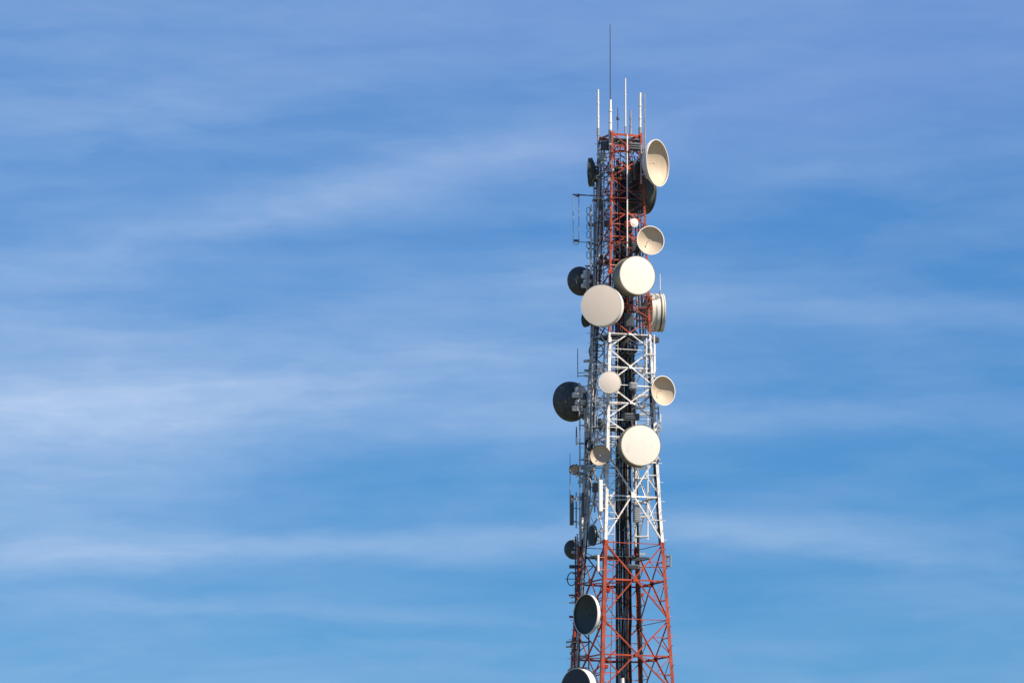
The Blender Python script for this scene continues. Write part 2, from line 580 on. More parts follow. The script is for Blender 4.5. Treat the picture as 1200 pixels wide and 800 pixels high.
for i in range(len(NODES) - 1):
    zt, zb = NODES[i], NODES[i + 1]
    big = zt < Z(500)
    w = .046 if zt > Z(380) else (.054 if not big else .062)
    for k in range(4):
        h, out = face_axes(k)
        k2 = (k + 1) % 4
        A0, A1, B0, B1 = corner(k, zb), corner(k, zt), corner(k2, zb), corner(k2, zt)
        ins = -out * .03
        # crossing point of the X
        wb, wt = (B0 - A0).length, (B1 - A1).length
        s = wb / (wb + wt)
        X = A0 + (B1 - A0) * s
        br = MB()
        br.angle(A0 + ins, B1 + ins, w, .009, Vector((0, 0, 1)), -out)
        br.angle(B0 + ins * 2.2, A1 + ins * 2.2, w, .009, Vector((0, 0, 1)), -out)
        zc = X.z
        L_, R2 = corner(k, zc), corner(k2, zc)
        struts_ = []
        if 1.25 < zt - zb <= 2.0:
            for P0, k_ in ((A0, k), (B0, k2), (A1, k), (B1, k2)):
                m_ = P0 + (X - P0) * .5
                struts_.append((m_ + ins, corner(k_, m_.z) + ins))
        if zt - zb > 2.0:                      # secondary struts of the taller bays
            for P0, k_, zleg in ((A0, k, zb), (B0, k2, zb), (A1, k, zt), (B1, k2, zt)):
                m_ = P0 + (X - P0) * .5
                struts_.append((m_ + ins, corner(k_, m_.z) + ins))
                struts_.append((m_ + ins * 1.5, corner(k_, zc) + ins * 1.5))
        o = br.build('cross_brace', MAST, mast)
        sz = .14 if not big else .20
        c = X + out * .012
        MB().bar(c - Vector((0, 0, sz / 2)), c + Vector((0, 0, sz / 2)), sz, .012, h).build('gusset_plate', MAST, o)
        for node, sg in ((A1, 1), (B1, -1)):
            c = node + h * sg * sz * .5 + out * .012
            MB().bar(c - Vector((0, 0, sz * .55)), c + Vector((0, 0, sz * .55)), sz * .8, .012, h).build('gusset_plate', MAST, o)
        struts_.append((A0 - out * .06, B0 - out * .06))
        for p_, q_ in struts_:
            MB().angle(p_, q_, w * .55, .006, Vector((0, 0, 1)), -out).build('strut', MAST, o)
        if i % 1 == 0:
            cb = MB()
            cb.angle(L_ - out * .05, R2 - out * .05, w * (1.15 if big else .9), .010, Vector((0, 0, -1)), -out)
            cb.build('crossbar', MAST, mast)
    if True:
        pb = MB()
        zc = (zt + zb) / 2
        mids = [(corner(k, zc) + corner((k + 1) % 4, zc)) / 2 for k in range(4)]
        for k in range(4):
            pb.angle(mids[k], mids[(k + 1) % 4], w * .8, .008, Vector((0, 0, -1)), axis(zc) - mids[k])
        pb.build('plan_brace', MAST, mast)
for k in (2, 0):
    legs_ = [o for o in bpy.data.objects if o.name.split('.')[0] == 'leg']
    z, j = Z(826), 0
    while z < TOP - .2:
        c0 = corner(k, z)
        rad = (c0 - axis(z)).normalized()
        tan = Vector((-rad.y, rad.x, 0)) * (1 if j % 2 else -1)
        dirn = (rad + tan).normalized()
        MB().tube(c0 - dirn * .02, c0 + dirn * .17, .011, 6).build('step_bolt', MAST, legs_[k])
        z += .42
        j += 1
rng = random.Random(21)
for j in range(95):                              # odd brackets, clamps and adaptor plates left all over the legs
    k = (2, 2, 1, 3, 0)[j % 5]
    z = rng.uniform(Z(800 if k > 1 else 560), Z(170))
    c0 = corner(k, z)
    rad = (c0 - axis(z)).normalized()
    a_ = rng.uniform(-1.2, 1.2)
    dirn = Vector((rad.x * math.cos(a_) - rad.y * math.sin(a_), rad.x * math.sin(a_) + rad.y * math.cos(a_), 0))
    ln = rng.uniform(.12, .38) if k > 1 else rng.uniform(.08, .18)
    m = MB()
    m.box(c0 + dirn * ln * .5, rng.uniform(.05, .10), ln, rng.uniform(.05, .16), (Vector((-dirn.y, dirn.x, 0)), dirn, Vector((0, 0, 1))))
    m.build('bracket', rng.choice((GALV, GALV, DARK_STEEL, WHITE if Z(640) < z < Z(390) else MAST)), mast)
# top frame
tf = MB()
for k in range(4):
    h, out = face_axes(k)
    tf.angle(corner(k, TOP) - out * .04, corner((k + 1) % 4, TOP) - out * .04, .10, .012, Vector((0, 0, -1)), -out)
tf.build('top_frame', MAST, mast)


def platform(z, inset, mat, s0=0.0, s1=1.0):
    pf = MB()
    c = [axis(z) + (corner(k, z) - axis(z)) * inset for k in range(4)]
    n = 9
    for i in range(n + 1):
        t = s0 + (s1 - s0) * i / n
        p, q = c[1] + (c[2] - c[1]) * t, c[0] + (c[3] - c[0]) * t
        pf.bar(p, q, .035, .04, Vector((0, 0, 1)))
    for i in range(5):
        t = i / 4
        p0, q0 = c[1] + (c[2] - c[1]) * s0, c[1] + (c[2] - c[1]) * s1
        p1, q1 = c[0] + (c[3] - c[0]) * s0, c[0] + (c[3] - c[0]) * s1
        pf.bar(p0 + (p1 - p0) * t - Vector((0, 0, .05)), q0 + (q1 - q0) * t - Vector((0, 0, .05)), .05, .03, Vector((0, 0, 1)))
    pf.build('grating_platform', mat, mast)


platform(Z(166), .95, DARK_STEEL)
platform(Z(236), .9, DARK_STEEL, .0, .6)
platform(Z(306), .9, DARK_STEEL, .35, 1)
platform(Z(396), .94, DARK_STEEL)
platform(Z(500), .9, DARK_STEEL, .4, 1)
platform(Z(652), .9, DARK_STEEL, .45, 1)

# climbing ladder just inside the front leg
hf, of = face_axes(0)          # face between right and front corners; hf runs from right to front
ld = MB()
zt, zb = Z(170), 1.0


def lad(z, off):
    f = corner(1, z)
    return f - hf * (.12 + off) - of * .22


rails = [z for z in (zt, Z(400), Z(600), Z(640), Z(800), zb)]
for off in (0.0, .42):
    for a, b in zip(rails, rails[1:]):
        ld.bar(lad(b, off), lad(a, off), .05, .014, of)
z = zb
while z < zt:
    ld.tube(lad(z, 0), lad(z, .42), .0125, 6)
    z += .32
ld.build('climbing_ladder', MAST, mast)


def nearest_leg(p):
    best = min(range(4), key=lambda k: (corner(k, p.z) - p).length)
    return corner(best, p.z)


# ------------------------------------------------------------------ feeder cables up the middle
tray = thing('cable_run', 'thick bundle of black feeder cables climbing the middle of the tower', 'cables', (X0, 0, 0))
tr = MB()
for sx in (-.27, .27):
    tr.bar((X0 + sx + .03, .02, .5), (X0 + sx + .03, .02, Z(185)), .06, .02, (0, 1, 0))
z = .8
while z < Z(190):
    tr.bar((X0 - .25, .05, z), (X0 + .31, .05, z), .03, .03, (0, 0, 1))
    z += .75
tr.build('cable_ladder', MAST, tray)
for i in range(9):
    x = X0 - .205 + i * .056
    ytop = [196, 188, 188, 192, 189, 200, 188, 205, 192][i]
    pts = []
    zt_ = Z(ytop)
    z = .4
    while z < zt_:
        pts.append((x + random.uniform(-.012, .012), -.03 - (.05 if i % 2 else 0) + random.uniform(-.012, .012), z))
        z += 1.1
    pts.append((x, -.05, zt_))
    MB().path(pts, random.choice((.027, .030, .023)), 8).build('cable', CABLE, tray)
for i, (x, yt, r) in enumerate(((-.16, 395, .028), (.12, 290, .026), (.02, 350, .03), (.20, 430, .022))):
    pts = [(X0 + x + random.uniform(-.02, .02), .11 + random.uniform(-.015, .015), .4 + j * 1.2) for j in range(int((Z(yt) - .4) / 1.2))]
    MB().path(pts, r, 8).build('cable', CABLE, tray)


for i, (x, y, yt) in enumerate(((.33, .25, 180), (.38, .3, 260), (.29, .33, 330), (.42, .2, 395), (.35, .12, 396), (.47, .28, 398), (-.12, -.18, 300), (-.06, -.2, 396), (.02, -.19, 398), (.10, -.2, 396), (.30, -.1, 397), (-.08, -.3, 180), (.0, -.28, 176), (.09, -.3, 190), (.17, -.27, 184), (.04, -.33, 200))):
    lo = .4 if i < 4 else Z((560, 505, 500, 478, 470, 500, 505, 400, 410, 396, 405, 400)[i - 4])
    pts = []
    z = lo
    while z < Z(yt):
        pts.append((X0 + x + random.uniform(-.03, .03), y + random.uniform(-.03, .03), z))
        z += .9
    MB().path(pts, random.choice((.026, .03, .034)), 8).build('cable', CABLE, tray)

side = thing('cable_run', 'mixed black and pale cables strapped down inside the left edge of the tower', 'cables', corner(2, 0.3))
for i in range(7):
    pts = []
    z = .5
    while z < Z([165, 230, 330, 300, 470, 395, 205][i]):
        c2, c1 = corner(2, z), corner(1, z)
        e = (c1 - c2).normalized()
        inn = (axis(z) - c2).normalized()
        pts.append(c2 + e * (.16 + .07 * i) + inn * (.12 + .05 * (i % 2)) + Vector((random.uniform(-.012, .012), random.uniform(-.012, .012), 0)))
        z += 1.0
    MB().path(pts, random.choice((.024, .03)), 8).build('cable', (CABLE, FIBRE, GALV, CABLE, FIBRE, GALV, CABLE)[i], side)
for j in range(42):
    z = 1.2 + j * 1.05
    c2, c1 = corner(2, z), corner(1, z)
    e = (c1 - c2).normalized()
    inn = (axis(z) - c2).normalized()
    MB().bar(c2 + e * .04 + inn * .10, c2 + e * .68 + inn * .10, .04, .03, (0, 0, 1)).build('cable_clamp', GALV, side)


def feed_cable(src, parent, drop=1.0, r=.016):
    """The dish's own coax: sags from the hub into the mast and runs down beside the others."""
    src = Vector(src)
    dst = Vector((X0 + random.uniform(-.25, .28), random.uniform(.0, .2), src.z - drop))
    pts = []
    for i in range(11):
        t = i / 10
        p = src.lerp(dst, t)
        p.z = src.z - drop * (t ** 2) - .25 * math.sin(math.pi * t)
        pts.append(p)
    for j in range(1, 6):
        pts.append(dst - Vector((random.uniform(-.01, .01), 0, j * .45)))
    MB().path(pts, r, 6).build('feed_cable', CABLE, parent)


# ------------------------------------------------------------------ dishes
def direction(alpha, elev=0.0):
    a, e = R_(alpha), R_(elev)
    return Vector((math.sin(a) * math.cos(e), -math.cos(a) * math.cos(e), math.sin(e)))


def dish(label, px, py, d, alpha, dia, kind, L=.45, bowl=.22, face=RADOME, skin=WHITE, elev=0.0, roll=0, mount=True, ribs=False, struts=False, grp=None):
    """px, py: centre of the rim in the photo; d: depth of that point; alpha: heading, 0 = towards the camera, + = right."""
    C, n, R = P(px, py, d), direction(alpha, elev), dia / 2
    n, u, w = MB.frame(n)
    t = thing('dish_antenna', label, 'dish antenna', C - n * (L + bowl * R * 2), grp)
    hb = bowl * R * 2
    if kind == 'drum':
        sh = MB().lathe(C, n, [(-.012, R * .93), (0, R - .012), (0, R + .022), (-.05, R + .022), (-.055, R), (-L + .05, R), (-L + .045, R + .025), (-L, R + .025), (-L, R - .01)], 64)
        sh.build('shroud', skin, t)
        if ribs:
            for q in (.30, .66):
                MB().lathe(C, n, [(-L * q + .035, R + .001), (-L * q + .03, R + .014), (-L * q - .03, R + .014), (-L * q - .035, R + .001)], 64).build('strap', DARK_STEEL if q < .5 else GALV, t)
        rd = MB().lathe(C, n, [(.003, R - .014)] + [(.003 + .035 * (1 - q * q), (R - .014) * q) for q in (.85, .6, .35, .15)] + [(.038, 0)], 64)
        rd.build('radome', face, t)
        bk = MB().lathe(C, n, [(-L + .002, R - .012)] + [(-L - hb * (1 - q * q), R * q) for q in (.9, .78, .64, .48, .32, .22)] + [(-L - hb - .02, .2 * R), (-L - hb - .02, 0)], 64)
        rf = bk.build('reflector', skin, t)
    else:
        th = .015
        if L > .02:
            sh = MB().lathe(C, n, [(-L, R - th), (-.01, R - th), (0, R - th), (0, R + .02), (-.04, R + .02), (-.045, R), (-L, R)], 64)
            sh.build('shroud', skin, t)
        else:
            MB().ring(C, n, R, .018, 64).build('rim', skin, t)
        qs = (1.0, .93, .85, .75, .64, .52, .4, .28, .16, .07)
        inner = [(-.014, R - th - .004)] + [(-L - hb * (1 - q * q), (R - th - .004) * q) for q in qs] + [(-L - hb, 0)]
        MB().lathe(C, n, inner, 64).build('reflector', face, t)
        outer = [(-L - .004, R - .002)] + [(-L - hb * (1 - q * q) - .03, (R - .006) * q) for q in qs[:-2]] + [(-L - hb - .05, .16 * R), (-L - hb - .05, 0)]
        bs = MB().lathe(C, n, outer, 64)
        rf = bs.build('dish_back', skin, t)
        fd = MB()
        tip = max(-L - hb + .45 * R, -L - hb * .1)
        fr = .04 * R + .012
        fd.tube(C - n * (L + hb), C + n * (tip - .04), .011, 10)
        fd.lathe(C, n, [(tip - .05, .02), (tip - .04, fr * .85), (tip, fr), (tip + .012, fr * .7), (tip + .012, 0)], 20)
        fd.build('feed_horn', face, t)
    back = C - n * (L + hb + .02)
    if struts:
        for i in range(12):                      # stiffening ribs pressed on to the bowl
            a_ = 2 * math.pi * i / 12
            dr = u * math.cos(a_) + w * math.sin(a_)
            MB().path([C - n * (L + hb * (1 - q * q) + .035) + dr * (R * q) for q in (.98, .85, .7, .55, .4, .25)], .015, 6).build('back_rib', GREYRAD, t)
        MB().ring(C - n * (L + hb * .6 + .04), n, R * .635, .02, 40, 6).build('stiffening_ring', GREYRAD, t)
    if struts:                                   # steel frame on the back of the bowl
        for sx in (-1, 1):
            MB().bar(back + u * sx * .2 + w * (-R * .66) + n * (hb * .30), back + u * sx * .2 + w * (R * .66) + n * (hb * .30), .10, .08, u).build('back_rail', DARK_STEEL, t)
        for q in (-.45, -.12, .22, .5):
            MB().box(back + w * R * q + u * R * (.06 if q in (-.45, .22) else -.10) - n * .08, .46 * R + .06, .20, .22 * R + .04, (u, n, w)).build('clamp', WHITE, t)
    if mount:
        mp = back - n * .17
        hub = MB().lathe(back, n, [(.03, .2 * R), (-.05, .2 * R), (-.05, .1 * R), (-.10, .1 * R), (-.10, 0)], 20)
        hub.build('hub', DARK_STEEL if skin is DARK_DISH else GALV, t)
        hh = max(.3, R * .85)
        MB().tube(mp - Vector((0, 0, hh)), mp + Vector((0, 0, hh)), .045 if R > .5 else .03, 10).build('mount_pipe', GALV, t)
        for q in (-.45, .45):
            MB().box(mp + Vector((0, 0, q * R)) + n * .09, .16, .22, .07, (u, n, w)).build('bracket', GALV, t)
        for q in (-.8, .8):
            a = mp + Vector((0, 0, q * hh))
            b = nearest_leg(a)
            MB().tube(a, b, .028 if R > .5 else .02, 8).build('support_arm', MAST, t)
        # stay strut from the rim back to the mast
        if R > .55 and kind == 'drum':
            s_ = C - n * (L * .9) + w * (-R * .5) + u * (R * .86 if (axis(C.z) - C).dot(u) > 0 else -R * .86)
            e_ = nearest_leg(s_ - Vector((0, 0, .3)))
            MB().tube(s_, e_, .017, 6).build('stay_strut', GALV, t)
        feed_cable(back, t, drop=random.uniform(.5, 1.2))
    return t


G = 'microwave dishes bolted round the tower'
dish('large open cream dish at the very top right of the tower', 771, 191, -1.0, 60, 2.04, 'openbig', L=.10, bowl=.27, face=REFLECTOR, skin=WHITE, grp=G)
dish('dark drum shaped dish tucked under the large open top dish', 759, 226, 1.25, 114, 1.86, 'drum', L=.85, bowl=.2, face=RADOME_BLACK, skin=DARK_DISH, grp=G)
dish('open shallow cream dish just above the upper white drum dish', 762.5, 281.5, -1.35, 19, 1.24, 'open', L=.05, bowl=.24, face=REFLECTOR, skin=WHITE, grp=G)
dish('bright white drum dish on the red part, above the side-on drum', 747, 322.5, -1.95, 23, 1.68, 'drum', L=.72, bowl=.16, skin=SHADED_SHROUD, grp=G)
dish('beige white drum dish facing slightly left, largest on the upper red section', 704.5, 357.5, -2.45, -13, 1.76, 'drum', L=.5, bowl=.16, face=RADOME_TAN, grp=G)
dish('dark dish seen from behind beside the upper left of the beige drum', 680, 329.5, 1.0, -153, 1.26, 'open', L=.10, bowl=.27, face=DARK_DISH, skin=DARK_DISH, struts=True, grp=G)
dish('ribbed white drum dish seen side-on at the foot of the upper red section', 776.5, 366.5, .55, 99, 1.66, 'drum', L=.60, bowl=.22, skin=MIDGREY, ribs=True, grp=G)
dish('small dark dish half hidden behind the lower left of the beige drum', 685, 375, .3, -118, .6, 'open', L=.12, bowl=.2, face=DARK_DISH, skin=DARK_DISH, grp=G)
dish('small white drum dish beneath the red band, on the front leg', 714.5, 447.5, -2.0, -3, .92, 'drum', L=.28, bowl=.18, face=RADOME_PINK, grp=G)
dish('open cream dish with half its bowl in shade, on the white section', 777.5, 457.5, -1.25, 36, 1.27, 'open', L=.06, bowl=.30, face=REFLECTOR, skin=WHITE, grp=G)
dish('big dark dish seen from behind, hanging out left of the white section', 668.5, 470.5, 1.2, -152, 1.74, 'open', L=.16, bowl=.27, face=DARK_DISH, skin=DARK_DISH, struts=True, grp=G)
dish('brightest white drum dish low on the white section, on its right', 751, 521.5, -2.15, 14, 1.76, 'drum', L=.58, bowl=.16, skin=SHADED_SHROUD, grp=G)
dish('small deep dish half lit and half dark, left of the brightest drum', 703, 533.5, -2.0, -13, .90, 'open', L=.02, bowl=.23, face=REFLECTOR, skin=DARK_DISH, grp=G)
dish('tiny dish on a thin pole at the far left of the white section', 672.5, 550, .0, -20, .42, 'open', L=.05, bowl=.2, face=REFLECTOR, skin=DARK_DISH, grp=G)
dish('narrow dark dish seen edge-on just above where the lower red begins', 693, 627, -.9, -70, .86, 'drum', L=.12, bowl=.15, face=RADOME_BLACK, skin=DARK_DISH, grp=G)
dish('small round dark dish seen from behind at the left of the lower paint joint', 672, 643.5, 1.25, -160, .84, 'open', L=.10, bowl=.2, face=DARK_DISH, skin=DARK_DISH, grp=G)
dish('white rimmed dish with black face on the lower red section, fully in view', 686, 719.5, -1.5, -54, 1.74, 'open', L=.13, bowl=.22, face=DARK_INNER, skin=WHITE, grp=G)
dish('white rimmed dish with dark grey face cut off by the bottom edge', 674.5, 807, -1.8, -44, 1.78, 'drum', L=.52, bowl=.16, face=paint('slate_radome_fabric', (.045, .052, .065), .6, var=.15, stain_or_dapple=(.08, .08, .08), stain_or_dapple_amt=.3, scale=2), skin=WHITE, grp=G)
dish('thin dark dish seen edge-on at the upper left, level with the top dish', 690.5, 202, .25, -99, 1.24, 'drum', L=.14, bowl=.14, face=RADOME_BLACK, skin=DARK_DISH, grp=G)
dish('tiny pale dish inside the red lattice below the dark drum', 743.5, 261, -1.0, 25, .34, 'drum', L=.16, bowl=.2, face=RADOME_PINK, grp=G)


# ------------------------------------------------------------------ whip antennas on the top
def whip(label, px, y0, y1, d, r, mat=FIBRE, mount_to=None, thin=None, r2=None):
    base, top = P(px, y1, d), P(px, y0, d)
    t = thing('whip_antenna', label, 'antenna', base, 'whip antennas on the tower')
    top = Vector((base.x, base.y, top.z))
    MB().tube(base, top, r, 10, r2 if r2 else r * .8).build('rod', mat, t)
    MB().tube(base - Vector((0, 0, .12)), base + Vector((0, 0, .22)), r * 1.25, 10).build('base_clamp', GALV, t)
    for q in (.36, .68):
        m_ = base.lerp(top, q)
        MB().tube(m_ - Vector((0, 0, .03)), m_ + Vector((0, 0, .03)), r * 1.15, 10).build('ferrule', mat, t)
    if mount_to is not None:
        b = Vector((base.x, base.y, P(px, mount_to, d).z))
        MB().tube(b, base, max(r * .9, .02), 8).build('mount_pipe', GALV, t)
        for q in (.25, .85):
            a = b.lerp(base, q)
            e = nearest_leg(a) if a.z < TOP else nearest_leg(Vector((a.x, a.y, TOP)))
            MB().tube(a, Vector((e.x, e.y, min(a.z, TOP))), .02, 6).build('support_arm', GALV, t)
    if thin:
        tt = Vector((base.x, base.y, P(px, thin, d).z))
        MB().tube(top, tt, .024, 8, .016).build('lightning_rod', DARK_STEEL, t)
    return t


whip('white whip antenna on the left corner of the tower top', 701, 105, 156, .3, .052, mount_to=200)
whip('white tube antenna carrying the tall thin dark rod, highest on the tower', 715.3, 117, 158, -.75, .075, mount_to=200, thin=29)
whip('thin white whip antenna, tallest of the plain white ones', 733, 92, 154, -.3, .038, mount_to=182)
whip('short dark spike antenna between the two tallest rods', 724, 126, 158, -.2, .018, mat=DARK_STEEL, mount_to=178)
whip('short grey antenna stub behind the tallest plain white whip', 739, 130, 158, .5, .05, mat=GALV, mount_to=180)
whip('thick white tube antenna on the right of the tower top', 750.3, 109, 155, -.1, .07, mount_to=200)
whip('slender pale whip hugging the thick white right tube', 755.5, 109, 160, -.2, .035, mat=GALV, mount_to=190)
whip('small white whip above the side-on ribbed drum', 773.5, 321, 346, -.1, .022, mount_to=350)
whip('short white whip on the right edge above the brightest drum', 774, 484, 500, -.4, .03, mount_to=506)
whip('thin dark whip standing clear above the big dark left dish', 677, 408, 436, .8, .018, mat=DARK_STEEL, mount_to=442)
whip('thin grey rod beside the tiny dish on the far left', 668, 531, 578, .2, .02, mat=GALV, mount_to=600)
whip('white stub antenna in front of the cables at the bottom edge', 729.5, 794, 822, -1.6, .10, mount_to=830)
whip('short dark rod hanging below the big dark left dish', 675.5, 500, 518, .4, .03, mat=DARK_STEEL, mount_to=520)
# knob on the dark spike
kn = [o for o in bpy.data.objects if o.get('label', '').startswith('short dark spike')][0]
MB().lathe(P(724, 139, -.2), (0, 0, 1), [(-.08, 0), (-.06, .06), (.02, .07), (.08, .04), (.1, 0)], 14).build('finial', DARK_STEEL, kn)


# ------------------------------------------------------------------ dipole and loop antennas
def smooth_rect(c, hw, hh, rad, axis_h, n=5):
    pts = []
    for (sx, sz, a0) in ((1, 1, 0), (-1, 1, 90), (-1, -1, 180), (1, -1, 270)):
        cc = Vector(c) + axis_h * sx * (hw - rad) + Vector((0, 0, sz * (hh - rad)))
        for i in range(n):
            a = R_(a0 + 90 * i / (n - 1))
            pts.append(cc + axis_h * math.cos(a) * rad + Vector((0, 0, math.sin(a) * rad)))
    return pts


EX = Vector((1, 0, 0))
c = P(675, 258, .1)
t = thing('dipole_antenna', 'tall folded dipole loop held out on an arm left of the upper red section', 'antenna', P(700, 228, .1))
MB().path(smooth_rect(c, .125, 1.08, .1, EX), .017, 8, True).build('loop', GALV, t)
a = P(671, 228, .1)
MB().tube(a, nearest_leg(a), .028, 8).build('support_arm', DARK_STEEL, t)
a = P(673, 283, .1)
MB().tube(a, nearest_leg(a), .018, 8).build('support_arm', GALV, t)
MB().box(P(677, 229, .1), .16, .12, .12).build('clamp', DARK_STEEL, t)
MB().box(P(675.5, 282, .1), .22, .1, .1).build('balun_box', DARK_STEEL, t)

t = thing('dipole_array', 'pale vertical pole antenna with small dipoles beside the upper red section', 'antenna', P(692.5, 316, .2))
MB().tube(P(692.5, 318, .2), P(692.5, 240, .2), .05, 10, .042).build('pole', FIBRE, t)
for y in (247, 256, 265, 275, 287, 299):
    q = P(689.5, y, .15)
    MB().path(smooth_rect(q, .07, .15, .06, EX), .016, 6, True).build('dipole', DARK_STEEL, t)
    MB().tube(q + EX * .06, P(692.5, y, .2), .014, 6).build('stub_arm', DARK_STEEL, t)
for y in (252, 281, 309):
    p = P(692.5, y, .2)
    MB().tube(p, nearest_leg(p), .022, 8).build('support_arm', DARK_STEEL, t)


def loops(label, cx, ys, r, d, pole, mat, n):
    t = thing('loop_antenna', label, 'antenna', P(cx, pole[1], d))
    MB().tube(P(pole[2], pole[1], d), P(pole[2], pole[0], d), .03, 8).build('pole', GALV, t)
    for y in ys:
        MB().ring(P(cx, y, d - .05), n, r, .024, 28, 8).build('loop', mat, t)
        MB().tube(P(cx, y, d - .05) - EX * r, P(cx, y, d - .05) + EX * r, .018, 6).build('loop_bar', mat, t)
    for y in (pole[0] + 6, pole[1] - 6):
        p = P(pole[2], y, d)
        MB().tube(p, nearest_leg(p), .022, 8).build('support_arm', GALV, t)
    return t


loops('pair of round loop antennas on a pole above the small white drum', 698.5, (411, 431.5), .31, -.3, (400, 445, 697), DARK_STEEL, direction(-10))
loops('single dark hoop antenna at the left edge of the lower red section', 670, (678,), .29, .9, (625, 700, 676.5), DARK_STEEL, direction(-50))


# ------------------------------------------------------------------ panel antennas
def panel(label, px, y0, y1, d, wide, deep, alpha, mat, cat='panel antenna', arms=2):
    p0, p1 = P(px, y1, d), P(px, y0, d)
    h = p1.z - p0.z
    c = Vector((p0.x, p0.y, (p0.z + p1.z) / 2))
    n = direction(alpha)
    n, u, w = MB.frame(n)
    t = thing('panel_antenna', label, cat, c - Vector((0, 0, h / 2)), 'panel antennas on the tower')
    MB().box(c, wide, deep, h, (u, n, Vector((0, 0, 1)))).build('cover', mat, t)
    pp = c - n * (deep / 2 + .12)
    MB().tube(pp - Vector((0, 0, h * .6)), pp + Vector((0, 0, h * .6)), .032, 8).build('mount_pipe', GALV, t)
    for q in (-.38, .38):
        MB().box(c - n * (deep / 2 + .06) + Vector((0, 0, h * q)), .08, .13, .05, (u, n, Vector((0, 0, 1)))).build('bracket', DARK_STEEL, t)
        a = pp + Vector((0, 0, h * q))
        MB().tube(a, nearest_leg(a), .022, 8).build('support_arm', MAST, t)
    return t


panel('dark flat panel antenna at the far left of the white section', 670, 580, 615, .1, .20, .16, -80, GREYRAD)
panel('cream upright panel antenna on the front leg of the white section', 703.8, 562, 599, -2.1, .17, .12, 20, FIBRE)
panel('small white panel on two arms beyond the right leg', 785.7, 650, 664.5, -.7, .085, .07, 70, GALV)
panel('slim cream panel on the front leg just below the paint joint', 701.2, 650, 669, -2.2, .09, .07, 10, FIBRE)
panel('dark narrow panel antenna inside the left arms, above the edge-on dish', 683, 577, 606, -.2, .12, .10, -60, GREYRAD)
panel('grey panel standing on the right frame under the ribbed drum', 767, 393, 436, .3, .10, .08, 70, FIBRE)


# ------------------------------------------------------------------ stand-off frames with pipes
def standoff(label, pipes, ys, d, mat=GALV, leg=None):
    xs = [p[0] for p in pipes]
    t = thing('mounting_frame', label, 'mounting frame', P(sum(xs) / len(xs), ys[-1], d), 'stand-off frames for antennas')
    for (x, y0, y1) in pipes:
        MB().tube(P(x, y1, d), P(x, y0, d), .032, 8).build('upright_pipe', mat, t)
    for y in ys:
        a, b = P(min(xs) - 1, y, d - .04), P(max(xs) + 1, y, d - .04)
        MB().bar(a, b, .05, .05, (0, 0, 1)).build('rail', mat if len(xs) > 1 else MAST, t)
        for e in (a, b):
            g = nearest_leg(e)
            MB().tube(e, g, .022, 6).build('support_arm', mat if len(xs) > 1 else MAST, t)
    return t


standoff('steel frame of upright pipes left of the white section, behind the tiny dish', [(679.5, 492, 640), (685.5, 478, 610), (690.5, 500, 625)], (498, 538, 560, 583), .3)
standoff('dark pipe frame at the left edge of the lower red section', [(674.5, 628, 716), (682, 632, 700)], (640, 664, 690), .55, DARK_STEEL)
standoff('white pipe frame on the right under the ribbed drum dish', [(757.5, 396, 440), (766.5, 392, 442)], (415, 437), -.75, FIBRE)
standoff('slim grey pipes along the upper left of the red section', [(696, 196, 330), (704.5, 160, 320)], (206, 233, 300), .25)
standoff('grey pipes beside the front leg behind the small half lit dish', [(694, 395, 520), (700, 440, 545)], (470, 500, 515), -.5)
standoff('pipes along the lower left leg between the two black faced dishes', [(671, 744, 800), (679, 748, 800), (690, 742, 790)], (752, 768, 782), .2, DARK_STEEL)


# ------------------------------------------------------------------ radio boxes on the mast
def radio_box(label, px, py, d, w, h, dp, mat, cat='radio unit', alpha=23):
    n = direction(alpha)
    n, u, _ = MB.frame(n)
    ax = (u, n, Vector((0, 0, 1)))
    c = P(px, py, d)
    t = thing('radio_unit', label, cat, c - Vector((0, 0, h / 2)), 'radio units fixed to the lattice')
    MB().box(c, w, dp, h, ax).build('case', mat, t)
    f = MB()
    k = max(3, int(h / .09))
    for i in range(k):
        f.box(c + n * (dp / 2 + .018) + Vector((0, 0, (i + .5) / k * h * .86 - h * .43)), w * .84, .034, h * .86 / k * .38, ax)
    f.build('cooling_fin', mat, t)
    b = MB()
    b.box(c - n * (dp / 2 + .04), w * .4, .08, h * .5, ax)
    b.build('bracket', GALV, t)
    MB().tube(c - n * .05, nearest_leg(c), .02, 6).build('support_arm', MAST, t)
    MB().path([c - Vector((0, 0, h / 2)), c - Vector((.03, 0, h / 2 + .18)), c - Vector((.1, -.15, h / 2 + .5)), Vector((X0 - .1, .05, c.z - h / 2 - 1.2))], .015, 6).build('cable', CABLE, t)


radio_box('dark finned box in the top bay, left of the red leg', 709, 171, -.5, .34, .40, .22, GREYRAD, alpha=-30)
radio_box('grey box hung below the dark finned box in the top bay', 706.5, 184, -.3, .30, .36, .2, GALV, alpha=-30)
radio_box('black box under the top platform beside the large open dish', 743, 172, -.8, .56, .34, .22, GREYRAD)
radio_box('dark box behind the middle of the large open dish', 746, 201, -.3, .56, .9, .3, GREYRAD, alpha=40)
radio_box('bright orange red box in the second bay from the top', 735.5, 173.5, -.9, .26, .24, .16, RED)
radio_box('orange red box below the tiny pale dish', 736, 263, -.95, .28, .28, .16, RED)
radio_box('dark unit in the left lattice beside the pole antenna', 705, 240, .1, .24, .42, .2, GREYRAD, alpha=-60)
radio_box('black unit low in the left lattice near the dark upper dish', 707, 305, .1, .3, .5, .2, GREYRAD, alpha=-60)
radio_box('dark box between the two lower drums of the red section', 737, 375, -.9, .4, .6, .2, GREYRAD)
radio_box('grey junction box on the white section right of the small drum', 742, 452, -1.0, .34, .3, .18, GALV)
radio_box('dark wide box on the white section above the brightest drum', 740, 488, -1.0, .7, .28, .22, GREYRAD)
